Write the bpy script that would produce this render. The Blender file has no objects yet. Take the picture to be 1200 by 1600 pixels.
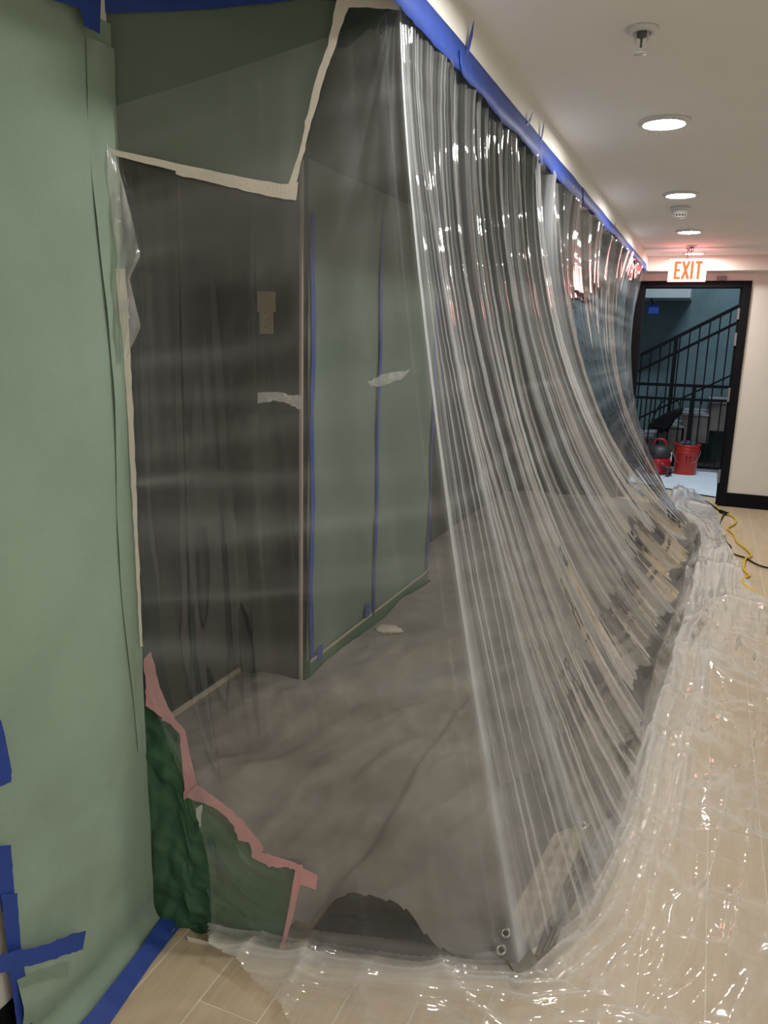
import bpy, bmesh, math, random
import numpy as np
from mathutils import Vector, Matrix
from mathutils.bvhtree import BVHTree

# ------------------------------------------------------------------ camera, world, exposure
scene = bpy.context.scene
COL = scene.collection
FPX, YAW, PITCH, ROLL, CAMH = 1222.2, .3882, .21725, .0252, 1.5

def cam_axes():
    cy, sy, cp, sp = math.cos(YAW), math.sin(YAW), math.cos(PITCH), math.sin(PITCH)
    f = Vector((-sy*cp, cy*cp, -sp)); r = Vector((cy, sy, 0)); u = r.cross(f)
    cr, sr = math.cos(ROLL), math.sin(ROLL)
    return cr*r + sr*u, -sr*r + cr*u, f
CR, CU, CF = cam_axes()
CAMPOS = Vector((0, 0, CAMH))
cd = bpy.data.cameras.new('camera'); cam = bpy.data.objects.new('camera', cd); COL.objects.link(cam)
cd.sensor_fit = 'VERTICAL'; cd.sensor_height = 36.0; cd.lens = FPX / 1600 * 36.0
cd.clip_start = .05; cd.clip_end = 60
cam.matrix_world = Matrix(((CR.x, CU.x, -CF.x, 0), (CR.y, CU.y, -CF.y, 0), (CR.z, CU.z, -CF.z, CAMH), (0, 0, 0, 1)))
scene.camera = cam

world = bpy.data.worlds.new('world'); scene.world = world; world.use_nodes = True
world.node_tree.nodes['Background'].inputs[0].default_value = (.6, .65, .7, 1)
world.node_tree.nodes['Background'].inputs[1].default_value = .02
vs = scene.view_settings
vs.view_transform = 'Standard'; vs.look = 'None'; vs.gamma = 1.0; vs.use_curve_mapping = False
vs.exposure = 0.0
scene.cycles.transparent_max_bounces = 16
scene.cycles.max_bounces = 7
scene.cycles.diffuse_bounces = 3
scene.cycles.glossy_bounces = 3
scene.cycles.transmission_bounces = 4
scene.cycles.sample_clamp_indirect = 4.0
scene.cycles.use_denoising = True
scene.cycles.use_adaptive_sampling = True
scene.cycles.adaptive_threshold = .05
scene.cycles.caustics_reflective = True

LAMP_L = 258.0                       # radiance of the ceiling downlight lenses
LAMP_COL = (1.0, .96, .89)
STAIR_W = 85.0                       # stairwell light (W)

# ------------------------------------------------------------------ helpers
rng = np.random.default_rng(7)
random.seed(7)

def ray(px, py):
    return CF*FPX + CR*(px-600) + CU*(800-py)
def at_plane(px, py, p0, n):
    d = ray(px, py); t = (Vector(p0)-CAMPOS).dot(Vector(n)) / d.dot(Vector(n)); return CAMPOS + d*t
def at_floor(px, py, z=0.0):
    return at_plane(px, py, (0, 0, z), (0, 0, 1))

def tag(o, label=None, cat=None, group=None, kind=None):
    if label: o['label'] = label
    if cat: o['category'] = cat
    if group: o['group'] = group
    if kind: o['kind'] = kind
    return o

def obj(name, verts, faces, mat=None, parent=None, smooth=False, uvs=None):
    me = bpy.data.meshes.new(name)
    me.from_pydata([tuple(v) for v in verts], [], faces)
    if smooth:
        me.polygons.foreach_set('use_smooth', [True]*len(me.polygons))
    if mat: me.materials.append(mat)
    me.update()
    o = bpy.data.objects.new(name, me); COL.objects.link(o)
    if parent: o.parent = parent
    return o

def link_mesh(name, me, mat=None, parent=None):
    if mat and not me.materials: me.materials.append(mat)
    o = bpy.data.objects.new(name, me); COL.objects.link(o)
    if parent: o.parent = parent
    return o

def empty(name, loc=(0, 0, 0)):
    o = bpy.data.objects.new(name, None); COL.objects.link(o); o.location = loc; o.empty_display_size = .1
    return o

def bm_obj(name, bm, mat, parent=None, smooth=False):
    me = bpy.data.meshes.new(name); bm.normal_update(); bm.to_mesh(me); bm.free()
    if smooth: me.polygons.foreach_set('use_smooth', [True]*len(me.polygons))
    return link_mesh(name, me, mat, parent)

def add_box(bm, x0, x1, y0, y1, z0, z1, bevel=0.0):
    r = bmesh.ops.create_cube(bm, size=1.0)
    vs_ = r['verts']
    for v in vs_:
        v.co = Vector(((x0+x1)/2 + v.co.x*(x1-x0), (y0+y1)/2 + v.co.y*(y1-y0), (z0+z1)/2 + v.co.z*(z1-z0)))
    if bevel:
        es = list({e for v in vs_ for e in v.link_edges})
        bmesh.ops.bevel(bm, geom=es, offset=bevel, segments=2, affect='EDGES', profile=.5)

def box(name, x0, x1, y0, y1, z0, z1, mat, parent=None, bevel=0.0):
    bm = bmesh.new(); add_box(bm, x0, x1, y0, y1, z0, z1, bevel)
    return bm_obj(name, bm, mat, parent)

def bar(bm, a, b, w, d=None):
    """square bar between two points"""
    a, b = Vector(a), Vector(b); d = d or w
    ax = (b-a).normalized(); side = ax.cross(Vector((0, 1, 0)))
    if side.length < 1e-3: side = ax.cross(Vector((1, 0, 0)))
    side.normalize(); up = side.cross(ax).normalized()
    vs_ = [bm.verts.new(p + side*(w/2*i) + up*(d/2*j)) for p in (a, b) for i, j in ((-1, -1), (1, -1), (1, 1), (-1, 1))]
    for q in ((0, 1, 2, 3), (7, 6, 5, 4), (0, 4, 5, 1), (1, 5, 6, 2), (2, 6, 7, 3), (3, 7, 4, 0)):
        bm.faces.new([vs_[k] for k in q])

def lathe(name, prof, seg, mat, parent=None, loc=(0, 0, 0), smooth=True):
    vs_, fs = [], []
    n = len(prof)
    for k in range(seg):
        a = 2*math.pi*k/seg
        for r, z in prof: vs_.append((loc[0]+r*math.cos(a), loc[1]+r*math.sin(a), loc[2]+z))
    for k in range(seg):
        k2 = (k+1) % seg
        for i in range(n-1):
            fs.append((k*n+i, k2*n+i, k2*n+i+1, k*n+i+1))
    o = obj(name, vs_, fs, mat, parent, smooth)
    bm = bmesh.new(); bm.from_mesh(o.data); bmesh.ops.remove_doubles(bm, verts=bm.verts, dist=1e-5)
    bmesh.ops.recalc_face_normals(bm, faces=bm.faces); bm.to_mesh(o.data); bm.free()
    return o

def tube(name, pts, r, mat, parent=None, seg=8, closed=False, sub=6):
    P = [Vector(p) for p in pts]
    if sub > 1 and len(P) > 2:                                   # catmull-rom
        Q = []
        for i in range(len(P)-1):
            p0, p1, p2, p3 = P[max(i-1, 0)], P[i], P[i+1], P[min(i+2, len(P)-1)]
            for k in range(sub):
                t = k/sub
                Q.append(.5*((2*p1) + (p2-p0)*t + (2*p0-5*p1+4*p2-p3)*t*t + (3*p1-p0-3*p2+p3)*t**3))
        Q.append(P[-1]); P = Q
    vs_, fs = [], []
    nrm = None
    for i, p in enumerate(P):
        t = (P[min(i+1, len(P)-1)] - P[max(i-1, 0)]).normalized()
        if nrm is None:
            nrm = t.orthogonal().normalized()
        nrm = (nrm - t*nrm.dot(t)).normalized(); b = t.cross(nrm)
        for k in range(seg):
            a = 2*math.pi*k/seg
            vs_.append(p + (nrm*math.cos(a) + b*math.sin(a))*r)
    for i in range(len(P)-1):
        for k in range(seg):
            k2 = (k+1) % seg
            fs.append((i*seg+k, i*seg+k2, (i+1)*seg+k2, (i+1)*seg+k))
    fs.append(tuple(range(seg))[::-1]); fs.append(tuple((len(P)-1)*seg+k for k in range(seg)))
    return obj(name, vs_, fs, mat, parent, True)

# value noise in numpy
def vnoise(x, y, seed=0):
    r = np.random.default_rng(seed); T = r.random((256, 256))
    xi = np.floor(x).astype(int); yi = np.floor(y).astype(int)
    fx = x-xi; fy = y-yi
    fx = fx*fx*(3-2*fx); fy = fy*fy*(3-2*fy)
    a = T[xi % 256, yi % 256]; b = T[(xi+1) % 256, yi % 256]; c = T[xi % 256, (yi+1) % 256]; d = T[(xi+1) % 256, (yi+1) % 256]
    return ((a*(1-fx)+b*fx)*(1-fy) + (c*(1-fx)+d*fx)*fy)*2-1
def fbm(x, y, seed=0, oct=3):
    s = 0; a = 1; t = 0
    for k in range(oct):
        s = s + a*vnoise(x*2**k, y*2**k, seed+k); t += a; a *= .5
    return s/t
def tri(t):
    return np.abs((t % 2.0)-1.0)*2-1
def sstep(a, b, x):
    t = np.clip((x-a)/(b-a), 0, 1); return t*t*(3-2*t)
def crumple(x, y, freq, seed, n=5, warp=.5):
    """facetted creases: triangle folds along random directions"""
    r = np.random.default_rng(seed); z = 0
    for k in range(n):
        a = r.random()*math.pi; f = freq*(.6+1.3*r.random()); ph = r.random()*10
        w = warp*fbm(x*freq*.45+ph, y*freq*.45-ph, seed+11*k, 2)
        z = z + tri((math.cos(a)*x+math.sin(a)*y)*f + ph + w*2.2)/(.6+.4*k)*(.35+.65*(vnoise(x*freq*.3+k, y*freq*.3, seed+k+77)*.5+.5))
    return z/n*1.6

def grid_obj(name, P, mat, parent=None, mask=None, uv=None, smooth=True, attr=None):
    """P: (n,m,3) array -> one mesh; mask (n-1,m-1) of faces to keep"""
    n, m = P.shape[:2]
    idx = np.arange(n*m).reshape(n, m)
    q = np.stack([idx[:-1, :-1], idx[1:, :-1], idx[1:, 1:], idx[:-1, 1:]], -1).reshape(-1, 4)
    if mask is not None: q = q[mask.reshape(-1)]
    used = np.unique(q); remap = np.full(n*m, -1); remap[used] = np.arange(len(used)); q = remap[q]
    V = P.reshape(-1, 3)[used]
    me = bpy.data.meshes.new(name)
    me.vertices.add(len(V)); me.vertices.foreach_set('co', V.astype(np.float32).ravel())
    me.loops.add(len(q)*4); me.loops.foreach_set('vertex_index', q.astype(np.int32).ravel())
    me.polygons.add(len(q)); me.polygons.foreach_set('loop_start', (np.arange(len(q))*4).astype(np.int32))
    me.polygons.foreach_set('loop_total', np.full(len(q), 4, np.int32))
    if smooth: me.polygons.foreach_set('use_smooth', np.ones(len(q), bool))
    if uv is not None:
        L = me.uv_layers.new(name='UVMap'); U = uv.reshape(-1, 2)[used][q.ravel()]
        L.data.foreach_set('uv', U.astype(np.float32).ravel())
    if attr is not None:
        A = me.attributes.new('painted_haze', 'FLOAT', 'POINT'); A.data.foreach_set('value', attr.reshape(-1)[used].astype(np.float32))
    me.update(calc_edges=True); me.validate()
    return link_mesh(name, me, mat, parent)

# ------------------------------------------------------------------ materials
class NT:
    def __init__(s, name):
        s.m = bpy.data.materials.new(name); s.m.use_nodes = True; s.t = s.m.node_tree; s.t.nodes.clear()
        s.out = s.n('ShaderNodeOutputMaterial')
    def n(s, typ, **kw):
        nd = s.t.nodes.new(typ)
        for k, v in kw.items():
            if k.startswith('i_'):
                key = k[2:]; key = int(key) if key.isdigit() else key.replace('_', ' ')
                if hasattr(v, 'is_output'): s.t.links.new(v, nd.inputs[key])
                else: nd.inputs[key].default_value = v
            else: setattr(nd, k, v)
        return nd
    def l(s, a, b): s.t.links.new(a, b)
    def math(s, op, a, b=None, c=None, clamp=False):
        nd = s.n('ShaderNodeMath', operation=op, use_clamp=clamp)
        for i, v in enumerate((a, b, c)):
            if v is None: continue
            if hasattr(v, 'is_output'): s.l(v, nd.inputs[i])
            else: nd.inputs[i].default_value = v
        return nd.outputs[0]
    def noise(s, vec, scale, detail=3, rough=.5, dist=0.0):
        nd = s.n('ShaderNodeTexNoise'); nd.inputs['Scale'].default_value = scale; nd.inputs['Detail'].default_value = detail
        nd.inputs['Roughness'].default_value = rough; nd.inputs['Distortion'].default_value = dist
        if vec is not None: s.l(vec, nd.inputs['Vector'])
        return nd.outputs['Fac']
    def mapping(s, vec, scale=(1, 1, 1), rot=(0, 0, 0)):
        nd = s.n('ShaderNodeMapping'); nd.inputs['Scale'].default_value = scale; nd.inputs['Rotation'].default_value = rot
        s.l(vec, nd.inputs['Vector']); return nd.outputs[0]
    def ramp(s, fac, stops):
        nd = s.n('ShaderNodeValToRGB'); s.l(fac, nd.inputs[0]); e = nd.color_ramp.elements
        while len(e) < len(stops): e.new(.5)
        for el, (p, c) in zip(e, stops):
            el.position = p; el.color = (*c, 1) if len(c) == 3 else c
        return nd.outputs[0]
    def coords(s, which='Object'):
        return s.n('ShaderNodeTexCoord').outputs[which]

def lin(r, g, b):
    f = lambda c: (c/255/12.92 if c/255 <= .04045 else ((c/255+.055)/1.055)**2.4)
    return (f(r), f(g), f(b))

def plain(name, col, rough=.6, var=.12, scale=8, metal=0.0, bump=0.0, bscale=60, spec=.5, stretch=(1, 1, 1)):
    t = NT(name); co = t.mapping(t.coords(), stretch)
    f = t.noise(co, scale, 4, .6)
    a = tuple(max(0, c*(1-var)) for c in col); b = tuple(min(1, c*(1+var)) for c in col)
    c = t.ramp(f, [(.3, a), (.7, b)])
    p = t.n('ShaderNodeBsdfPrincipled', i_Base_Color=c, i_Roughness=rough, i_Metallic=metal)
    p.inputs['Specular IOR Level'].default_value = spec
    if bump:
        bn = t.n('ShaderNodeBump', i_Height=t.noise(co, bscale, 4, .6), i_Strength=bump, i_Distance=.01); t.l(bn.outputs[0], p.inputs['Normal'])
    t.l(p.outputs[0], t.out.inputs[0]); return t.m

def emit(name, col, strength):
    t = NT(name)
    e = t.n('ShaderNodeEmission', i_Color=(*col, 1), i_Strength=strength); t.l(e.outputs[0], t.out.inputs[0]); return t.m

def film_mat(name, haze, band, fine_s, fine_v, gloss_rough=.09, bump=.12, refl=1.0, uv=True, white=(.93, .94, .95), painted_haze=0.0):
    """thin clear polythene: transparent + a little milky scatter + a sharp surface reflection"""
    t = NT(name)
    co = t.coords('UV') if uv else t.coords('Object')
    # haze: bands along the roll plus cloudy variation
    h = haze
    if band[0]:
        nb = t.noise(t.mapping(co, fine_v), 1.0, 3, .62, 0.0)
        nb = t.math('POWER', t.math('MULTIPLY', t.math('SUBTRACT', nb, .36, clamp=True), 2.4, clamp=True), 1.7)
        h = t.math('MULTIPLY_ADD', nb, band[0], haze)
    if painted_haze:                                   # white streaks of the folds painted in as extra milky haze
        at = t.n('ShaderNodeAttribute'); at.attribute_name = 'painted_haze'
        h = t.math('ADD', h, t.math('MULTIPLY', at.outputs['Fac'], painted_haze))
    if bump:
        b1 = t.noise(t.mapping(co, fine_s), 1.0, 1, .55)
        bn = t.n('ShaderNodeBump', i_Height=b1, i_Strength=bump, i_Distance=.01)
    g = t.n('ShaderNodeNewGeometry')
    dt = t.n('ShaderNodeVectorMath', operation='DOT_PRODUCT'); t.l(g.outputs['Incoming'], dt.inputs[0]); t.l(g.outputs['Normal'], dt.inputs[1])
    cosv = t.math('MAXIMUM', t.math('ABSOLUTE', dt.outputs['Value']), .12)
    # scatter grows with the path length through the sheet
    op = t.math('SUBTRACT', 1.0, t.math('POWER', t.math('SUBTRACT', 1.0, h, clamp=True), t.math('DIVIDE', 1.0, cosv)), clamp=True)
    df = t.n('ShaderNodeBsdfDiffuse', i_Color=(*white, 1)); tl = t.n('ShaderNodeBsdfTranslucent', i_Color=(*white, 1))
    sc = t.n('ShaderNodeMixShader', i_0=.42); t.l(df.outputs[0], sc.inputs[1]); t.l(tl.outputs[0], sc.inputs[2])
    tr = t.n('ShaderNodeBsdfTransparent', i_Color=(.985, .985, .985, 1))
    m1 = t.n('ShaderNodeMixShader', i_0=op); t.l(tr.outputs[0], m1.inputs[1]); t.l(sc.outputs[0], m1.inputs[2])
    # both faces of a thin sheet reflect: 2F/(1+F); same value seen from either side
    F0 = t.math('POWER', t.math('SUBTRACT', 1.0, cosv), 5.0)
    F = t.math('ADD', .030, t.math('MULTIPLY', F0, .97))
    F2 = t.math('DIVIDE', t.math('MULTIPLY', F, 2.0*refl), t.math('ADD', F, 1.0), clamp=True)
    gl = t.n('ShaderNodeBsdfGlossy', i_Color=(.97, .97, .97, 1), i_Roughness=gloss_rough)
    if bump: t.l(bn.outputs[0], gl.inputs['Normal'])
    m2 = t.n('ShaderNodeMixShader', i_0=F2); t.l(m1.outputs[0], m2.inputs[1]); t.l(gl.outputs[0], m2.inputs[2])
    t.l(m2.outputs[0], t.out.inputs[0])
    return t.m

def paper_mat(name, col, rough=.75):
    t = NT(name); co = t.coords()
    f1 = t.noise(co, 3, 3, .5); f2 = t.noise(co, 420, 2, .7)
    f = t.math('ADD', t.math('MULTIPLY', f1, .6), t.math('MULTIPLY', f2, .4))
    c = t.ramp(f, [(.3, tuple(x*.86 for x in col)), (.7, tuple(min(1, x*1.13) for x in col))])
    b = t.n('ShaderNodeBump', i_Height=t.math('ADD', t.noise(co, 14, 3, .5), t.math('MULTIPLY', f2, .12)), i_Strength=.18, i_Distance=.01)
    p = t.n('ShaderNodeBsdfPrincipled', i_Base_Color=c, i_Roughness=rough); t.l(b.outputs[0], p.inputs['Normal'])
    p.inputs['Specular IOR Level'].default_value = .3
    t.l(p.outputs[0], t.out.inputs[0]); return t.m

def wood_tile_mat():
    t = NT('wood_look_tile'); co = t.coords(); inf = t.n('ShaderNodeObjectInfo')
    rnd = t.n('ShaderNodeCombineXYZ'); t.l(t.math('MULTIPLY', inf.outputs['Random'], 37.0), rnd.inputs[0]); t.l(t.math('MULTIPLY', inf.outputs['Random'], 11.0), rnd.inputs[1])
    ad = t.n('ShaderNodeVectorMath', operation='ADD'); t.l(co, ad.inputs[0]); t.l(rnd.outputs[0], ad.inputs[1])
    g = t.noise(t.mapping(ad.outputs[0], (60, 4, 1)), 1.0, 6, .65, .6)
    g2 = t.noise(t.mapping(ad.outputs[0], (6, 1.4, 1)), 1.0, 3, .5, .3)
    f = t.math('ADD', t.math('MULTIPLY', g, .6), t.math('ADD', t.math('MULTIPLY', g2, .3), t.math('MULTIPLY', inf.outputs['Random'], .06)))
    c = t.ramp(f, [(.2, (.45, .345, .225)), (.5, (.57, .455, .315)), (.8, (.66, .55, .41))])
    p = t.n('ShaderNodeBsdfPrincipled', i_Base_Color=c, i_Roughness=.42)
    b = t.n('ShaderNodeBump', i_Height=g, i_Strength=.08, i_Distance=.004); t.l(b.outputs[0], p.inputs['Normal'])
    t.l(p.outputs[0], t.out.inputs[0]); return t.m

M = {}
M['wall'] = plain('warm_white_paint', (.76, .735, .675), .7, .02, 3, bump=.05, bscale=220)
M['ceil'] = plain('flat_ceiling_paint', (.88, .86, .81), .85, .02, 2, bump=.04, bscale=200)
M['grout'] = plain('pale_grout', (.74, .68, .58), .85, .08, 30)
M['tile'] = wood_tile_mat()
M['black'] = plain('black_paint', (.005, .0052, .0075), .6, .2, 6, spec=.15)
M['rail'] = plain('black_rail_paint', (.004, .005, .008), .6, .2, 6, spec=.2)
M['dark'] = plain('charcoal_panel', (.021, .022, .026), .5, .2, 5)
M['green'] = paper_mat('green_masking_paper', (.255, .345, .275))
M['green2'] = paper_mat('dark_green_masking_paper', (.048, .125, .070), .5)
M['green3'] = paper_mat('green_masking_paper_inner', (.138, .196, .158))
M['bluetape'] = plain('blue_painters_tape', (.018, .055, .30), .6, .12, 20, bump=.12, bscale=120)
M['whitetape'] = plain('cream_masking_tape', (.80, .765, .69), .6, .06, 20, bump=.1, bscale=160)
M['pinktape'] = plain('pink_seam_tape', (.64, .34, .37), .4, .08, 14, bump=.12, bscale=60)
M['tarp'] = plain('grey_brown_tarp', (.205, .188, .165), .6, .32, 2.6, bump=.10, bscale=40)
M['lining'] = paper_mat('dark_green_lining_paper', (.040, .062, .052))
M['tarphem'] = plain('tarp_pale_underside', (.46, .41, .33), .65, .14, 9, bump=.2, bscale=50)
M['metal'] = plain('nickel', (.62, .60, .55), .3, .05, 20, metal=1.0)
M['whiteplastic'] = plain('white_plastic', (.72, .70, .68), .4, .03, 12)
M['greyplastic'] = plain('grey_slots', (.10, .10, .10), .5, .1, 12)
M['lens'] = emit('downlight_lens', LAMP_COL, LAMP_L)
M['teal'] = plain('teal_board_wall', (.12, .180, .195), .7, .22, 2.2)
M['concrete'] = plain('grey_concrete', (.30, .30, .30), .8, .15, 5, bump=.1)
M['riser'] = plain('brown_grey_riser', (.16, .135, .125), .8, .12, 5)
M['pale'] = plain('pale_board', (.42, .45, .46), .75, .08, 4)
M['sheet'] = plain('white_floor_sheet', (.62, .68, .74), .7, .08, 6)
M['red'] = plain('red_bucket_plastic', (.50, .028, .018), .35, .08, 8)
M['redtool'] = plain('red_tool_plastic', (.42, .012, .02), .35, .08, 8)
M['toolgrey'] = plain('dark_grey_tool_plastic', (.03, .032, .034), .5, .15, 10)
M['yellow'] = plain('yellow_cord_rubber', (.72, .50, .03), .45, .06, 20)
M['cordblack'] = plain('black_cord_rubber', (.006, .006, .007), .7, .1, 20, spec=.15)
M['tan'] = plain('tan_card', (.30, .245, .16), .8, .12, 20)
M['tanink'] = plain('pale_number_ink', (.48, .42, .32), .8, .05, 20)
M['steel'] = plain('satin_steel_hinge', (.20, .20, .205), .5, .05, 20, metal=.2)
M['lump'] = plain('dark_rag_and_arch_shade', (.03, .035, .05), .6, .4, 18, bump=.3, bscale=40)
M['threshold'] = plain('pale_threshold', (.38, .33, .26), .7, .08, 9)
M['film'] = film_mat('clear_polythene_wall', .013, (0, 0), (300, 4, 1), (3.2, 60, 1), .05, 0, 1.1, painted_haze=.40, white=(.88, .93, .99))
M['floorfilm'] = film_mat('clear_polythene_floor', .04, (0, 0), (34, 26, 20), (10, 7, 9), .06, 0, .95, uv=False, painted_haze=.55)
M['scrap'] = film_mat('torn_milky_tape', .20, (.35, .2), (60, 60, 60), (25, 25, 25), .15, .1, 1.0, uv=False)
M['flapfilm'] = film_mat('milky_polythene_fold', .22, (.25, .15), (30, 30, 30), (14, 9, 12), .10, .2, 1.3, uv=False)

# ------------------------------------------------------------------ setting: corridor
H = 2.307; SOFX = -.66; SOFZ = 2.18; WLX = -1.2; RX = 1.0; FARY = 8.15; BACKY = -3.4; LOBX = 4.4; LOBY = .75; CORNER = 1.395
def struct(o, label=None): return tag(o, label, kind='structure')

floor = box('floor', -2.1, LOBX, BACKY, FARY+.05, -.08, -.0014, M['grout'])
struct(floor)
PW, PL, J = .1545, .914, .0036
bm = bmesh.new(); add_box(bm, -PW/2+J/2, PW/2-J/2, -PL/2+J/2, PL/2-J/2, -.02, 0, 0.0005); tile_me = bpy.data.meshes.new('floor_tile'); bm.to_mesh(tile_me); bm.free(); tile_me.materials.append(M['tile'])
x = -.943 - 2*PW + PW/2; col = 0
while x < RX + .05:
    y0 = 1.255 + {0: 0, 1: .31, 2: .62}[(col+1) % 3] - PL*2
    y = y0
    while y < FARY - .1:
        o = bpy.data.objects.new('floor_tile', tile_me); COL.objects.link(o); o.location = (x, y + PL/2, random.uniform(-.0003, .0003)); o.parent = floor
        y += PL
    x += PW; col += 1

ceiling = struct(box('ceiling', SOFX-.02, LOBX, BACKY, FARY+.05, H, H+.1, M['ceil']))
soffit = box('soffit', -2.1, SOFX, BACKY, FARY-.02, SOFZ, H+.1, M['ceil'], ceiling, .004)
struct(box('wall_right', RX, RX+.12, LOBY, FARY, 0, H+.05, M['wall']))
struct(box('wall_added_lobby_far', RX+.12, LOBX, LOBY, LOBY+.12, 0, H+.05, M['wall']))  # unseen side lobby, added to carry fill lamps for the foreground
struct(box('wall_added_lobby_right', LOBX, LOBX+.1, BACKY, LOBY+.12, 0, H+.05, M['wall']))
struct(box('wall_back', -2.0, LOBX, BACKY-.1, BACKY, 0, H+.05, M['wall']))
struct(box('wall_left', -2.05, WLX, BACKY, CORNER, 0, SOFZ, M['wall']))
bl = box('baseboard_left', WLX, WLX+.012, BACKY, .985, 0, .155, M['black'], None, .003); struct(bl)
# far wall in pieces around the doorway: one mesh
bm = bmesh.new()
DX0, DX1, DZ = -.75, .24, 2.10
add_box(bm, -2.0, DX0, FARY, FARY+.14, 0, 2.4); add_box(bm, DX1, RX+.1, FARY, FARY+.14, 0, 2.4); add_box(bm, DX0, DX1, FARY, FARY+.14, DZ, 2.4)
wall_far = struct(bm_obj('wall_far', bm, M['wall']))
bt = struct(box('trim_1', SOFX, RX+.05, 7.90, FARY, 2.175, H, M['wall'], None, .003))
struct(box('baseboard_far', DX1+.005, RX, FARY-.014, FARY, 0, .135, M['black'], None, .003))
struct(box('baseboard_right', RX-.014, RX, LOBY, FARY-.02, 0, .135, M['black'], None, .003))
# door frame
door = struct(empty('door_1', (0, FARY, 0)))
def child_box(name, x0, x1, y0, y1, z0, z1, mat, par, bevel=0.0):
    L = par.matrix_world.translation if False else par.location
    return box(name, x0-L.x, x1-L.x, y0-L.y, y1-L.y, z0-L.z, z1-L.z, mat, par, bevel)
child_box('frame_jamb', .172, .245, FARY-.02, FARY+.16, 0, 2.105, M['black'], door, .003)
child_box('frame_jamb', -.765, -.69, FARY-.02, FARY+.16, 0, 2.105, M['black'], door, .003)
child_box('frame_head', -.69, .172, FARY-.02, FARY+.16, 2.045, 2.105, M['black'], door, .003)
child_box('stop', .155, .172, FARY+.05, FARY+.16, 0, 2.045, M['black'], door, .002)
for z0, z1 in ((1.76, 1.86), (1.52, 1.64), (1.00, 1.13), (.22, .345)):
    child_box('hinge', .150, .171, FARY-.006, FARY+.045, z0, z1, M['steel'], door, .002)
child_box('door_closer_bracket', -.06, .02, FARY-.05, FARY-.02, 2.11, 2.145, M['steel'], door, .004)

# ------------------------------------------------------------------ setting: alcove behind the plastic
A0, A1, A2, AEND = 2.82, 4.45, 1.395, 7.98
struct(box('wall_alcove_recess', -2.05, -1.85, A2, A0, 0, SOFZ, M['dark']))
pier = struct(box('wall_alcove_pier', -2.05, -1.53, A0, A1, 0, SOFZ, M['dark']))
rec2 = struct(box('wall_alcove_inner', -2.05, -1.85, A1, AEND, 0, SOFZ, M['dark']))
struct(box('wall_alcove_end', -1.85, SOFX-.10, 7.80, 7.98, 0, SOFZ, M['dark']))
struct(box('ceiling_alcove', -1.85, SOFX-.012, A2+.005, 7.80, SOFZ-.006, SOFZ-.0005, M['lining']))
# panel joints of the dark wall
for i, yy in enumerate((1.72, 2.10, 2.47)):
    box('panel_joint', -1.852, -1.846, yy, yy+.008, .02, SOFZ-.02, M['black'], bpy.data.objects['wall_alcove_recess'])
box('corner_bead', -1.535, -1.524, A0-.004, A0+.010, 0, SOFZ-.02, M['threshold'], pier)
box('corner_bead', -1.535, -1.524, A1-.012, A1+.006, 0, SOFZ-.02, M['dark'], pier)
struct(box('trim_2', -1.85, -1.835, 1.42, A0, 0, .028, M['threshold']))
box('threshold_strip', -1.845, -1.53, A0-.012, A0, 0, .012, M['greyplastic'], pier)

# ------------------------------------------------------------------ setting: stairwell beyond the door
struct(box('floor_stairwell', -2.0, 1.6, FARY+.05, 11.6, -.08, -.002, M['concrete']))
struct(box('wall_stair_back', -2.0, 1.6, 11.5, 11.6, 0, 4.2, M['teal']))
struct(box('wall_stair_left', -2.0, -1.9, FARY+.14, 11.5, 0, 4.2, M['teal']))
struct(box('wall_stair_right', 1.5, 1.6, FARY+.14, 11.5, 0, 4.2, M['teal']))
struct(box('wall_stair_front', -2.0, 1.6, FARY+.14, FARY+.2, 2.4, 4.2, M['teal']))
struct(box('ceiling_stairwell', -2.0, 1.6, FARY+.1, 11.6, 4.2, 4.3, M['pale']))
landing = struct(box('trim_3', -1.9, -.36, 10.8, 11.5, 2.10, 2.26, M['pale']))
ld = bpy.data.lights.new('stairwell_light', 'AREA'); ld.energy = STAIR_W; ld.color = (.74, .88, 1.0); ld.shape = 'RECTANGLE'; ld.size = 1.2; ld.size_y = .3
lo = bpy.data.objects.new('stairwell_light', ld); COL.objects.link(lo); lo.location = (.2, 9.4, 4.1)

# stairs rising to the right behind the guard
stairs = tag(empty('staircase', (0, 10.6, 0)), 'grey concrete staircase rising to the right behind the black railing', 'staircase')
sx, sz = -1.13, .17
for k in range(9):
    z1 = .165*(k+1)-.0; x0 = -1.16 + .29*k
    st = box('step', x0, x0+.32, 0, .88, max(0, z1-.34), z1, M['riser'], stairs, .003)
    box('tread', x0-.015, x0+.30, -.01, .88, z1, z1+.03, M['concrete'], st, .004)

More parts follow.
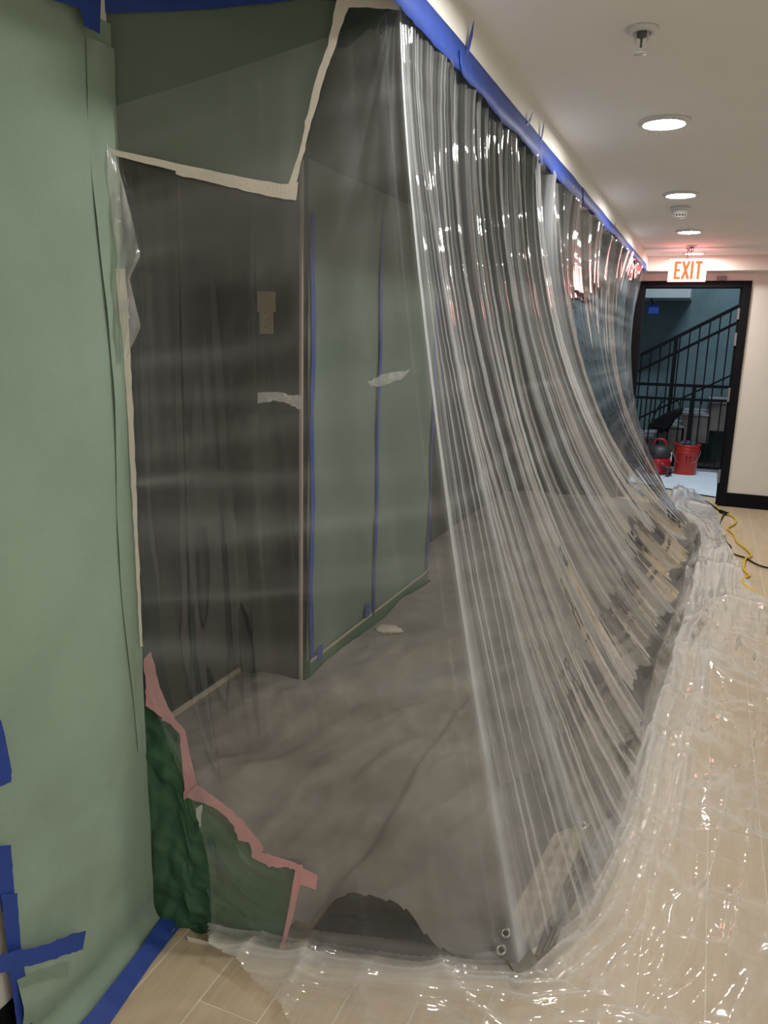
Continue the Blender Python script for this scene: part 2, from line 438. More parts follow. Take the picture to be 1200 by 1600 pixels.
def railing(name, y, label, posts, rails, balusters, w=.03):
    e = tag(empty(name, (0, y, 0)), label, 'railing')
    for a, b, ww in rails:
        bm = bmesh.new(); bar(bm, (a[0], 0, a[1]), (b[0], 0, b[1]), ww, .035); bm_obj('rail', bm, M['rail'], e)
    for x_, z0, z1 in posts:
        bm = bmesh.new(); bar(bm, (x_, 0, z0), (x_, 0, z1), .045); bm_obj('post', bm, M['rail'], e)
    for x_, z0, z1 in balusters:
        bm = bmesh.new(); bar(bm, (x_, 0, z0), (x_, 0, z1), .016); bm_obj('baluster', bm, M['rail'], e)
    return e
dz = lambda x_: 1.385 + (x_+.862)*(2.009-1.385)/1.097
bal = [(-1.28 + .108*k) for k in range(16)]
railing('stair_railing', 10.5, 'black sloping stair railing climbing to the right beyond the doorway',
        [(-.46, .45, dz(-.46)), (.55, 1.0, dz(.55))],
        [((-1.3, dz(-1.3)), (.6, dz(.6)), .042), ((-1.3, dz(-1.3)-.19), (.6, dz(.6)-.195), .034), ((-1.3, .32), (.6, 1.40), .02)],
        [(x_, max(.05, dz(x_)-1.02), dz(x_)) for x_ in bal])
bal = [(-1.25 + .115*k) for k in range(13)]
railing('guard_railing', 10.36, 'black level guard railing with two rails standing on the landing floor',
        [(-.19, 0, 1.03), (.22, 0, 1.03), (-1.3, 0, 1.03)],
        [((-1.3, 1.035), (.26, 1.04), .036), ((-1.3, .868), (.26, .874), .030), ((-1.3, .05), (.26, .05), .03)],
        [(x_, .05, .874) for x_ in bal])

# bucket
bk = tag(empty('bucket', (-.19, 9.98, 0)), 'red plastic bucket with black lettering standing in the stairwell', 'bucket')
prof = [(.0, .004), (.118, .004), (.121, .0), (.126, .01), (.139, .27), (.147, .275), (.147, .283), (.141, .29), (.142, .31), (.149, .315), (.149, .323), (.143, .33), (.144, .352), (.15, .356), (.15, .370), (.140, .370), (.136, .33), (.122, .02), (.0, .02)]
lathe('shell', prof, 40, M['red'], bk)
tube('handle', [(math.cos(a)*.152, -.02-abs(math.sin(a))*.10, .30-abs(math.sin(a))*.17) for a in np.linspace(0, math.pi, 13)], .003, M['metal'], bk, 6)
def on_bucket(u, w):      # u: angle offset along surface (m), w: height
    r = .121 + (.139-.121)*w/.27 + .002; a = -math.pi/2 + .22 + u/r
    return (r*math.cos(a), r*math.sin(a), w)
mk = []
marks = [[(-.030, .228, .030, .242), (-.030, .205, .030, .214), (-.030, .214, -.016, .228), (.008, .214, .020, .228)],
         [(-.030, .176, .026, .187), (-.030, .187, -.016, .199), (.012, .187, .026, .199)], [(-.030, .150, .016, .160), (-.030, .160, -.018, .170)],
         [(-.030, .122, .016, .131), (.004, .131, .016, .144), (-.030, .131, -.018, .144)], [(-.030, .094, .016, .104), (-.030, .104, -.016, .116), (.004, .104, .016, .116)],
         [(-.030, .072, .026, .082)]]
for mset in marks:
    vs_, fs = [], []
    for (u0, w0, u1, w1) in mset:
        b0 = len(vs_); vs_ += [on_bucket(u0, w0), on_bucket(u1, w0), on_bucket(u1, w1), on_bucket(u0, w1)]; fs.append((b0, b0+1, b0+2, b0+3))
    obj('lettering', vs_, fs, M['black'], bk)
for k, (sx_, sy_, rl) in enumerate(((-.062, -.02, 'left'), (.062, -.03, 'right'), (.0, .06, 'back'))):
    bm = bmesh.new(); bmesh.ops.create_icosphere(bm, subdivisions=3, radius=.048)
    for v in bm.verts:
        n_ = v.co.normalized(); v.co = v.co*(1+.35*math.sin(n_.x*9+k)*math.cos(n_.y*8+2*k)+.2*math.sin(n_.z*14+k)); v.co.x += sx_; v.co.y += sy_; v.co.z = v.co.z*.9+.355
    o = bm_obj('crumpled_rag', bm, M['lump'], None, True); o.location = (-.19, 9.98, 0)
    tag(o, 'dark crumpled rag at the %s of the red bucket opening' % rl, 'rag', 'rags in the red bucket')
# red and black machine beside the bucket, half behind the plastic
vac = tag(empty('shop_vacuum', (-.50, 9.86, 0)), 'small red and dark grey machine beside the bucket, half hidden by plastic', 'machine')
lathe('drum', [(0, .02), (.14, .02), (.15, .05), (.15, .18), (.135, .21), (0, .21)], 32, M['redtool'], vac)
lathe('motor_head', [(0, .21), (.142, .21), (.15, .235), (.14, .29), (.10, .33), (.07, .345), (0, .35)], 32, M['toolgrey'], vac)
tube('carry_handle', [(-.07, 0, .33), (-.05, 0, .40), (.0, 0, .42), (.06, 0, .40), (.08, 0, .33)], .013, M['redtool'], vac)
box('latch', .12, .155, -.03, .03, .16, .27, M['whiteplastic'], vac, .005)
lathe('inlet_port', [(0, 0), (.03, 0), (.03, .04), (0, .04)], 16, M['redtool'], vac, (.06, -.16, .12))
tube('hose', [(.06, -.17, .12), (.14, -.2, .10), (.17, -.16, .06), (.15, -.1, .03), (.13, -.25, .022)], .02, M['toolgrey'], vac)
for a in (0.6, 2.2, 3.8, 5.4):
    lathe('castor', [(0, 0), (.02, 0), (.022, .012), (.02, .025), (0, .025)], 12, M['black'], vac, (.125*math.cos(a), .125*math.sin(a), 0))
# black bag on the lower rail
bag_pts = [(-.68, .50), (-.60, .62), (-.47, .71), (-.36, .76), (-.30, .775), (-.29, .70), (-.36, .64), (-.40, .55), (-.43, .50), (-.48, .50), (-.49, .46), (-.53, .46), (-.54, .50)]
bm = bmesh.new()
fr = [bm.verts.new((x_+.46, -.045, z_-.5)) for x_, z_ in bag_pts]; bk_ = [bm.verts.new((x_+.46, .045, z_-.5)) for x_, z_ in bag_pts]
cx, cz = .02, .12
fr2 = [bm.verts.new((v.co.x*.75+cx*.25, -.075, v.co.z*.75+cz*.25)) for v in fr]; bk2 = [bm.verts.new((v.co.x*.75+cx*.25, .075, v.co.z*.75+cz*.25)) for v in fr]
N_ = len(fr)
for i in range(N_):
    j = (i+1) % N_
    bm.faces.new((fr[i], fr[j], bk_[j], bk_[i])); bm.faces.new((fr2[i], fr2[j], fr[j], fr[i])); bm.faces.new((bk_[i], bk_[j], bk2[j], bk2[i]))
bm.faces.new(fr2); bm.faces.new(bk2[::-1]); bmesh.ops.recalc_face_normals(bm, faces=bm.faces)
bag = tag(empty('tool_bag', (-.46, 10.24, .5)), 'black slumped fabric tool bag hanging on the guard railing', 'bag')
bm_obj('bag_body', bm, M['cordblack'], bag)
tube('strap', [(-.2, 0, .02), (-.1, .06, .30), (.02, .12, .385), (.10, .1, .34), (.15, 0, .24)], .008, M['cordblack'], bag)
# loose sheet on the stairwell floor
X, Y = np.meshgrid(np.linspace(-.75, .17, 60), np.linspace(8.36, 10.25, 80), indexing='ij')
Z = .006 + .006*(crumple(X, Y, 2.2, 5)+1)
P = np.stack([X, Y, Z], -1); keep = ((Y + .55*X) > 8.62)[:-1, :-1]
tag(grid_obj('floor_sheet', P, M['sheet'], mask=keep), 'pale blue white protective sheet lying on the stairwell floor', 'sheet')
# hanging cable and blue box at the top left of the doorway
jb = tag(empty('hanging_cable', (-.80, 10.9, 1.98)), 'looped cable with a blue end hanging from the stair landing edge', 'cable')
tube('cable', [(.02, 0, .30), (-.03, 0, .22), (-.03, 0, .12), (0, 0, .04)], .008, M['cordblack'], jb)
box('blue_end', -.055, .075, -.02, .02, -.08, .05, M['bluetape'], jb, .008)

# ------------------------------------------------------------------ ceiling fixtures
def downlight(y, label, x=-.262):
    e = tag(empty('downlight', (x, y, H)), label, 'ceiling light', 'round ceiling downlights')
    lathe('trim_ring', [(.072, -.010), (.076, -.013), (.088, -.010), (.094, -.003), (.095, 0), (.072, 0)], 48, M['whiteplastic'], e)
    lathe('lens', [(0, -.0115), (.0735, -.0095)], 28, M['lens'], e)
for y_, lab in ((3.267, 'large glowing round downlight nearest the camera in the white ceiling'), (4.764, 'glowing round downlight just in front of the smoke detector'),
               (6.253, 'glowing round downlight between smoke detector and far sprinkler'), (7.66, 'glowing round downlight right above the exit sign'),
               (1.77, 'round downlight overhead out of view')):
    downlight(y_, lab)

for x_, y_, lab in ((1.25, .05, 'added unseen fill downlight nearest the corridor'), (2.0, -.75, 'added unseen fill downlight second from the corridor'), (2.75, .05, 'added unseen fill downlight beside the added lobby wall'),
                    (2.75, -1.45, 'added unseen fill downlight toward the rear wall'), (3.6, -.6, 'added unseen fill downlight at the outer side')):
    downlight(y_, lab, x_)  # unseen lamps added to light the foreground, clear of front film reflections

def sprinkler(x_, y_, label):
    e = tag(empty('sprinkler', (x_, y_, H)), label, 'sprinkler', 'ceiling sprinklers')
    lathe('escutcheon', [(.022, -.001), (.024, -.012), (.036, -.010), (.042, -.003), (.042, 0), (.020, 0)], 36, M['whiteplastic'], e)
    lathe('nozzle', [(0, -.02), (.012, -.02), (.014, 0), (0, 0)], 20, M['greyplastic'], e)
    for s_ in (-1, 1):
        tube('frame_arm', [(s_*.013, 0, -.005), (s_*.016, 0, -.028), (s_*.010, 0, -.044), (0, 0, -.05)], .0035, M['whiteplastic'], e)
    lathe('glass_bulb', [(0, -.046), (.003, -.045), (.003, -.022), (0, -.02)], 10, M['greyplastic'], e)
    lathe('deflector', [(0, -.060), (.017, -.0605), (.018, -.0585), (.004, -.057), (.003, -.046), (0, -.046)], 24, M['whiteplastic'], e)
sprinkler(-.264, 2.341, 'white pendent fire sprinkler nearest the camera in the ceiling')
sprinkler(-.268, 7.144, 'small fire sprinkler on the ceiling just before the exit sign')

sd = tag(empty('smoke_detector', (-.279, 5.20, H)), 'white round smoke detector on the ceiling between two downlights', 'smoke detector')
lathe('base', [(0, -.018), (.052, -.018), (.056, -.012), (.056, 0), (0, 0)], 40, M['whiteplastic'], sd)
lathe('dome', [(.048, -.018), (.047, -.034), (.040, -.044)], 40, M['whiteplastic'], sd)
lathe('chamber', [(.036, -.030), (.034, -.056), (0, -.058)], 32, M['greyplastic'], sd)
for k in range(14):
    a = 2*math.pi*k/14
    tube('grille_bar', [(.040*math.cos(a), .040*math.sin(a), -.043), (.036*math.cos(a), .036*math.sin(a), -.056)], .003, M['whiteplastic'], sd, 6, sub=1)
lathe('cap', [(0, -.062), (.030, -.061), (.037, -.056), (.034, -.053), (0, -.053)], 32, M['whiteplastic'], sd)

# exit sign (hangs from a small canopy)
ex = tag(empty('exit_sign', (-.289, 7.30, H)), 'lit white EXIT sign with red letters hanging from the ceiling', 'sign')
M['signface'] = emit('exit_face', (1.0, .36, .36), 13.0)
M['signedge'] = plain('exit_housing', (.62, .60, .62), .4, .03, 12)
M['signred'] = emit('exit_letters', (1.0, .07, .02), 4.0)
box('canopy', -.03, .01, -.02, .02, -.010, 0, M['signedge'], ex, .004)
box('stem', -.016, -.004, -.006, .006, -.09, -.008, M['signedge'], ex, .003)
box('housing', -.153, .153, -.020, .020, -.275, -.085, M['signedge'], ex, .008)
box('face', -.148, .148, -.0225, -.0195, -.270, -.090, M['signface'], ex)
box('back_face', -.148, .148, .0195, .0225, -.270, -.090, M['signface'], ex)
def stroke(bm, pts, w):
    for a, b in zip(pts[:-1], pts[1:]):
        a = Vector((a[0], 0, a[1])); b = Vector((b[0], 0, b[1])); d = (b-a).normalized(); s_ = Vector((-d.z, 0, d.x))*w/2
        q = [a+s_-d*w*.0, b+s_, b-s_, a-s_]
        vv = [bm.verts.new((p.x, -.0235, p.z)) for p in q] + [bm.verts.new((p.x, -.0224, p.z)) for p in q]
        for f_ in ((0, 1, 2, 3), (7, 6, 5, 4), (0, 4, 5, 1), (1, 5, 6, 2), (2, 6, 7, 3), (3, 7, 4, 0)): bm.faces.new([vv[i] for i in f_])
zt, zb = -.106, -.254; zm = (zt+zb)/2; w = .024
letters = {'E': [[(-.093, zb), (-.093, zt)], [(-.101, zt-w/2), (-.050, zt-w/2)], [(-.093, zm), (-.056, zm)], [(-.101, zb+w/2), (-.050, zb+w/2)]],
           'X': [[(-.038, zt), (.012, zb)], [(.012, zt), (-.038, zb)]], 'I': [[(.037, zt), (.037, zb)]],
           'T': [[(.060, zt-w/2), (.116, zt-w/2)], [(.088, zt), (.088, zb)]]}
for ch, strokes in letters.items():
    bm = bmesh.new()
    for s_ in strokes: stroke(bm, s_, w)
    bmesh.ops.recalc_face_normals(bm, faces=bm.faces)
    bm_obj('letter', bm, M['signred'], ex)

# ------------------------------------------------------------------ the hanging clear plastic
KS = np.array([0, .12, .25, .30, .36, .42, .55, .65, .75, .85, 1.0])
KT = np.array([(-1.187, 1.388, 1.95), (-1.0, 1.485, 2.02), (-.75, 1.61, 2.12), (-.668, 1.652, 2.165), (-.655, 1.72, 2.165), (-.655, 1.85, 2.165),
               (-.655, 2.2, 2.165), (-.655, 2.6, 2.165), (-.655, 3.1, 2.165), (-.655, 4.6, 2.165), (-.655, 7.62, 2.165)])
KB = np.array([(-1.0, 1.385), (-.84, 1.43), (-.42, 1.55), (-.27, 1.61), (-.13, 1.87), (-.09, 2.34), (-.06, 3.2), (0, 4.4), (.06, 6.2), (-.02, 7.0), (-.24, 7.55)])
KP = np.array([1.3, 1.3, 1.3, 1.3, 1.55, 1.75, 1.9, 1.9, 1.95, 2.1, 2.2])
fs_ = np.linspace(0, 1, 1001)
def smooth_keys(v, win):
    a = np.interp(fs_, KS, v); k = np.ones(win)/win; p = win//2
    b = np.convolve(np.pad(a, p, mode='edge'), k, 'valid')
    b = np.convolve(np.pad(b, p, mode='edge'), k, 'valid')
    w_ = np.clip(np.abs(fs_-.30)/.03, 0, 1)                        # keep the sharp ridge
    e_ = np.clip(np.minimum(fs_, 1-fs_)/.04, 0, 1)
    return a + (b-a)*w_*e_
GT = [smooth_keys(KT[:, i], 41) for i in range(3)]; GB = [smooth_keys(KB[:, i], 41) for i in range(2)]; GP = smooth_keys(KP, 41)
def film_pt(s, v):
    T = [np.interp(s, fs_, g) for g in GT]; B = [np.interp(s, fs_, g) for g in GB]; pw = np.interp(s, fs_, GP)
    h = v**pw
    wl = np.clip(1 - s/.12, 0, 1); h = h*(1-wl) + wl*sstep(.58, .90, v)
    bow = .05*sstep(.75, 1.0, s)*np.sin(np.pi*np.clip(v*1.25, 0, 1))
    X = T[0] + (B[0]-T[0])*h - bow*1.6; Y = T[1] + (B[1]-T[1])*h; Z = T[2]*(1-v) + .004*v
    return np.stack([X, Y, Z], -1)

def film_base(ns, nv):
    S, V = np.meshgrid(np.linspace(0, 1, ns), np.linspace(0, 1, nv), indexing='ij')
    return S, V, film_pt(S, V)
# coarse copy to lay tape on
_, _, Pc = film_base(220, 80)
idx = np.arange(220*80).reshape(220, 80)
BVH = BVHTree.FromPolygons([tuple(p) for p in Pc.reshape(-1, 3)], np.stack([idx[:-1, :-1], idx[1:, :-1], idx[1:, 1:], idx[:-1, 1:]], -1).reshape(-1, 4).tolist())
FP0 = Vector((-1.187, 1.388, 0)); FPD = Vector((.519, .264, 0)).normalized(); FPN = Vector((FPD.y, -FPD.x, 0))
def on_film(px, py, off=.008):
    d = ray(px, py).normalized(); hit = BVH.ray_cast(CAMPOS, d)
    p = hit[0] if hit[0] is not None else at_plane(px, py, FP0, FPN)
    return p - d*off

NS, NV = 2100, 170
# columns: denser on the corridor face
S1 = np.concatenate([np.linspace(0, .28, 380, endpoint=False), np.linspace(.28, .33, 200, endpoint=False), np.linspace(.33, .80, 1220, endpoint=False), np.linspace(.80, 1, NS-1800)])
V1 = np.linspace(0, 1, NV)
S, V = np.meshgrid(S1, V1, indexing='ij')
P = film_pt(S, V)
dS = np.gradient(P, axis=0)/np.gradient(S1)[:, None, None]; dV = np.gradient(P, axis=1)/np.gradient(V1)[None, :, None]
Nn = np.cross(dS, dV); ln = np.linalg.norm(Nn, axis=-1, keepdims=True); Nn = Nn/np.maximum(ln, 1e-9)
spac = np.clip(np.linalg.norm(dS, axis=-1), .3, 16)
side = sstep(.295, .33, S); far = sstep(.74, .84, S)
wob = .0035*vnoise(S*22, V*2.2, 71) + .0015*vnoise(S*60, V*3, 72)
def fold(freq, k, seed, vv):
    return k*spac/freq*vnoise((S+wob)*freq, V*vv, seed)
def lines(freq, seed, vv, p):
    return (1-np.abs(vnoise((S+wob)*freq, V*vv, seed)))**p
patch = sstep(-.30, .15, fbm(S*10, V*2.4, 31, 2))                    # where fine gathers run
patch2 = sstep(-.1, .35, fbm(S*14+3, V*3.2, 41, 2))
def bump_(c, w): return np.exp(-((S+wob-c)/w)**2)
bold = bump_(.335, .008) + bump_(.352, .006) + .8*bump_(.375, .007) + bump_(.402, .008) + .8*bump_(.44, .006) + bump_(.475, .008) + .7*bump_(.52, .007) + bump_(.56, .009) + .8*bump_(.60, .007) + bump_(.645, .010) + .8*bump_(.70, .008) + .6*bump_(.735, .008)
D = side*(1-.6*far)*(fold(48, .10, 3, .4) + fold(92, .17, 4, .4)*(.5+.7*patch) + fold(190, .32, 6, .5)*(.25+.75*patch) + fold(120, .35, 8, .3)*bold)
D = D + side*far*(fold(70, .06, 63, .8) + fold(160, .04, 64, .8))
D = D + (1-side)*(fold(40, .05, 13, 1.0) + fold(110, .05, 14, .8)*patch2)
D = D + side*.016*fbm(S*16, V*2.0, 21, 2)*np.sin(np.pi*V)**.5 + .005*fbm(S*24, V*5, 23, 2)
# shirring radiating from the top tape
topg = np.exp(-V/.10)*side; D = D + topg*fold(110, .40, 17, .5)
D = D*sstep(0, .012, V)*(.25+.75*sstep(1.0, .93, V))
cross_crease = .0012*(fbm(S*5, V*80, 51, 2))
# haze painted whiter along the folds for their bright streaks, plus milky bands
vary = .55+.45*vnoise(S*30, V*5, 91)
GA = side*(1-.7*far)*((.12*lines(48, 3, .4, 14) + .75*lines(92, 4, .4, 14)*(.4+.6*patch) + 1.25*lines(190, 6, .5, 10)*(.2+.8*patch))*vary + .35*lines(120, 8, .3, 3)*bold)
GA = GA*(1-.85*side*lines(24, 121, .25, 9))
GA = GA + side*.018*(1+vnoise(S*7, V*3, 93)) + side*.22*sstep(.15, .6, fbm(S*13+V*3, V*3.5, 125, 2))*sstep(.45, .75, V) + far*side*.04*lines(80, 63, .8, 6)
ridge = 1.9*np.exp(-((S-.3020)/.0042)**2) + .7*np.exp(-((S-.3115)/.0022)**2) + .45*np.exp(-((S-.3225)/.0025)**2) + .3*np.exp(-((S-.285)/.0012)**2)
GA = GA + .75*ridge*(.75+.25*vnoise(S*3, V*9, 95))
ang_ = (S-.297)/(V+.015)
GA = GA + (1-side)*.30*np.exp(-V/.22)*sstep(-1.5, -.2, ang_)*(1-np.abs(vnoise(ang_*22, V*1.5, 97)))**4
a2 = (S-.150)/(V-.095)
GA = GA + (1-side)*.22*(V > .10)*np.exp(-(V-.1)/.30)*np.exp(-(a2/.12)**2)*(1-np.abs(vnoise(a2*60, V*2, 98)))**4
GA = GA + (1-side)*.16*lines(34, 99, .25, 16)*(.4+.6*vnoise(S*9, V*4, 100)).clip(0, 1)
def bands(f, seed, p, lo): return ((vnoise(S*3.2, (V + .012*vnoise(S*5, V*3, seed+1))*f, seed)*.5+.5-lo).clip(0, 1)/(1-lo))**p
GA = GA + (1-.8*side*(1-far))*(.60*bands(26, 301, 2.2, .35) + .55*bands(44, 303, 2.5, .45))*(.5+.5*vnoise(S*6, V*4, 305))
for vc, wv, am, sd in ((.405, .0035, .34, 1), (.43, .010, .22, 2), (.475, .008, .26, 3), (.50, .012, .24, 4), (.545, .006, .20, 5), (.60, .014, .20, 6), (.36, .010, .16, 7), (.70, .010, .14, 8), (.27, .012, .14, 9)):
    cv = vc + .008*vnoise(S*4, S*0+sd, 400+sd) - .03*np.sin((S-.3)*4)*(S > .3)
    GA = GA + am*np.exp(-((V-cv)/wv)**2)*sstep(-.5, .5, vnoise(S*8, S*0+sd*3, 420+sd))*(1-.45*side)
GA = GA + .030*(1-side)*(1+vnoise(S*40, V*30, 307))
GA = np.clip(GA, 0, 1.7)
P = P + Nn*(D + cross_crease*(.3+.7*side))[..., None]
P[..., 2] = np.maximum(P[..., 2], .003)
UV = np.stack([S, V], -1)
film = tag(empty('plastic_sheet', (-.9, 1.5, 0)), 'tall clear plastic dust sheet hanging from the soffit and flaring to the floor', 'plastic sheet')
def to_film(o):
    o.parent = film; o.matrix_parent_inverse = Matrix.Translation(film.location).inverted(); return o
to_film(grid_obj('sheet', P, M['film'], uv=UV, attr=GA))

def strip(name, pairs, mat, place, sub=5, label=None, jit=0.0):
    """tape strip: pairs of pixels across the tape, laid on a surface by place(px,py)"""
    L = []
    for (a, b), (c_, d_) in zip(pairs[:-1], pairs[1:]):
        for k in range(sub):
            t = k/sub
            L.append(((a[0]+(c_[0]-a[0])*t, a[1]+(c_[1]-a[1])*t), (b[0]+(d_[0]-b[0])*t, b[1]+(d_[1]-b[1])*t)))
    L.append(pairs[-1])
    vs_, fs = [], []
    for i, (a, b) in enumerate(L):
        j = lambda: random.uniform(-jit, jit)
        vs_ += [place(a[0]+j(), a[1]+j()), place((a[0]+b[0])/2, (a[1]+b[1])/2), place(b[0]+j(), b[1]+j())]
    for i in range(len(L)-1):
        for k in (0, 1):
            fs.append((i*3+k, i*3+k+1, i*3+3+k+1, i*3+3+k))
    o = obj(name, vs_, fs, mat, None, False)
    sol = o.modifiers.new('thickness', 'SOLIDIFY'); sol.thickness = .0008; sol.offset = 0
    if label: o['label'] = label
    return o

# blue tape along the soffit (two runs with ragged lower edges) and torn tabs
def soffit_tape(name, y0, y1, zt_, zb_, seed, x_, amp=.012):
    n = int((y1-y0)/.03)+2; ys = np.linspace(y0, y1, n); r = np.random.default_rng(seed)
    top = zt_ + .003*fbm(ys*3, ys*0+seed, seed, 2); bot = zb_ + amp*fbm(ys*2.3, ys*0+seed, seed+3, 3)
    vs_, fs = [], []
    for i in range(n):
        vs_ += [(x_, ys[i], top[i]), (x_+.002+.002*r.random(), ys[i], (top[i]+bot[i])/2), (x_+.004+.006*r.random(), ys[i], bot[i])]
    for i in range(n-1):
        for k in (0, 1): fs.append((i*3+k, i*3+3+k, i*3+3+k+1, i*3+k+1))
    o = obj(name, vs_, fs, M['bluetape'], None, True); o['label'] = 'blue tape along the soffit'
    sol = o.modifiers.new('thickness', 'SOLIDIFY'); sol.thickness = .0008; sol.offset = 0
    return to_film(o)
soffit_tape('blue_tape', 1.55, 4.15, 2.218, 2.146, 2, SOFX+.004)
soffit_tape('blue_tape', 2.0, 3.0, 2.19, 2.128, 5, SOFX+.009, .02)
soffit_tape('blue_tape', 3.95, 7.66, 2.216, 2.150, 9, SOFX+.006, .014)
for y_, l_, lean in ((2.06, .075, .012), (2.75, .04, .02), (2.98, .06, -.006), (5.2, .035, .01)):
    vs_ = [(SOFX+.006, y_, 2.20), (SOFX+.006, y_+.022, 2.20), (SOFX+.012, y_+.024+lean, 2.20+l_*.7), (SOFX+.016, y_+.010+lean*1.5, 2.21+l_), (SOFX+.012, y_+.004+lean, 2.20+l_*.7)]
    o = obj('tape_tab', vs_, [(0, 1, 2, 3, 4)], M['bluetape']); sol = o.modifiers.new('t', 'SOLIDIFY'); sol.thickness = .0008; to_film(o)
# cream masking tape on the sheet
to_film(strip('cream_tape', [((172, 232), (178, 243)), ((280, 256), (278, 268)), ((380, 277), (378, 289)), ((462, 291), (458, 303))], M['whitetape'], lambda a, b: on_film(a, b, .012), 6, 'cream tape along the lower edge of the green patch', .5))
to_film(strip('cream_tape', [((276, 262), (274, 272)), ((350, 276), (348, 290)), ((420, 290), (417, 306)), ((466, 285), (463, 314))], M['whitetape'], lambda a, b: on_film(a, b, .014), 6, None, 1.2))
to_film(strip('cream_tape', [((447, 296), (458, 300)), ((468, 238), (474, 242)), ((477, 190), (486, 192)), ((495, 120), (508, 118)), ((512, 70), (526, 66)), ((526, 0), (546, 4)), ((530, -30), (552, -30))], M['whitetape'], lambda a, b: on_film(a, b, .013), 6, 'cream tape along the right edge of the green patch', 1.0))
to_film(strip('cream_tape', [((535, -40), (538, 11)), ((580, -40), (582, 12)), ((634, -40), (632, 16))], M['whitetape'], lambda a, b: on_film(a, b, .010), 6, None, .8))
# tape down the wall edge
to_film(strip('cream_tape', [((180, 420), (196, 420)), ((192, 540), (203, 540)), ((199, 640), (208, 640)), ((205, 760), (213, 760)), ((211, 850), (216, 850)), ((215, 930), (220, 930)), ((219, 1010), (223, 1010))], M['whitetape'], lambda a, b: on_film(a, b, .010), 6, 'cream tape down the paper edge', .8))
# white frayed stuck-on tape scraps
to_film(strip('tape_scrap', [((575, 596), (580, 604)), ((600, 584), (604, 602)), ((642, 577), (630, 590))], M['scrap'], lambda a, b: on_film(a, b, .004), 5, None, 1.5))
to_film(strip('tape_scrap', [((402, 614), (404, 630)), ((425, 612), (428, 626)), ((450, 616), (448, 630)), ((472, 618), (470, 640))], M['scrap'], lambda a, b: on_film(a, b, .004), 5, None, 1.5))
# bunched fold of film along the wall edge
def flap(name, outline_l, outline_r, seed, amp, n=70, m=26):
    ys = [p[1] for p in outline_l]
    vsP = np.zeros((n, m, 3))
    for i in range(n):
        yy = ys[0] + (ys[-1]-ys[0])*i/(n-1)
        xl = np.interp(yy, [p[1] for p in outline_l], [p[0] for p in outline_l]); xr = np.interp(yy, [p[1] for p in outline_r], [p[0] for p in outline_r])
        for k in range(m):
            vsP[i, k] = on_film(xl + (xr-xl)*k/(m-1), yy, .018)
    I, K = np.meshgrid(np.arange(n)/n, np.arange(m)/m, indexing='ij')
    off = amp*crumple(I*4, K*1.2, 2.6, seed, 6) + amp*.8*np.sin(K*5+I*7)
    vsP += np.array((.46, -.89, 0))*off[..., None]
    return to_film(grid_obj(name, vsP, M['flapfilm']))
flap('bunched_fold', [(163, 200), (172, 300), (180, 400), (186, 470), (194, 560)], [(166, 200), (188, 270), (205, 330), (220, 400), (203, 436), (211, 480), (219, 510), (203, 545), (198, 560)], 3, .010)

to_film(strip('rolled_edge', [((306, 1262), (316, 1258)), ((309, 1300), (314, 1300)), ((312, 1340), (318, 1340)), ((321, 1400), (327, 1400)), ((322, 1440), (328, 1440)), ((326, 1480), (334, 1480))], M['flapfilm'], lambda a, b: on_film(a, b, .006), 5, None, 1.0))

# ------------------------------------------------------------------ masking paper
# left wall: from under the soffit down onto the floor
n, m = 130, 90
U, W = np.meshgrid(np.linspace(0, 1, n), np.linspace(0, 1, m), indexing='ij')     # U: length from top, W: along Y
Ltot = 2.145; t = U*Ltot
zlen = 2.10
Zp = np.maximum(zlen - t, 0); 
# fillet to the floor
r_ = .06; L1 = zlen - r_; arc = r_*math.pi/2
ang = np.clip((t-L1)/r_, 0, math.pi/2)
Zp = np.where(t < L1, zlen-t, r_*(1-np.sin(ang))) + .006
ext = np.maximum(t-L1-arc, 0)
Xp = WLX + .006 + np.where(t < L1, 0, r_*(1-np.cos(ang))) + ext*(1-.3*W)
Yl = .935 + .03*U; Yr = CORNER + .002 + .012*U
Yp = Yl + (Yr-Yl)*W
wr = .011*crumple(Yp*1.3, Zp, 2.0, 12, 6, .8) + .006*fbm(Yp*6, Zp*4, 3, 3) + .006*crumple(Yp, Zp*.8, 5, 19, 5)
low = sstep(.85, .15, Zp); wr = wr*(.5+1.9*low) + .010*(.55+1.5*low)
wr = wr*(1-.85*sstep(L1-.10, L1+arc, t))*(1-.75*sstep(.72, .86, W))
nx = np.where(t < L1, 1.0, np.cos(ang)); nz = np.where(t < L1, 0.0, np.sin(ang))
P = np.stack([Xp + wr*nx, Yp, np.maximum(Zp + wr*nz, .003)], -1)
lp = tag(empty('masking_paper', (WLX, 1.2, 0)), 'tall light green masking paper covering the left wall down to the floor', 'masking paper')
def to_(o, e):
    o.parent = e; o.matrix_parent_inverse = Matrix.Translation(e.location).inverted(); return o
to_(grid_obj('paper', P, M['green']), lp)
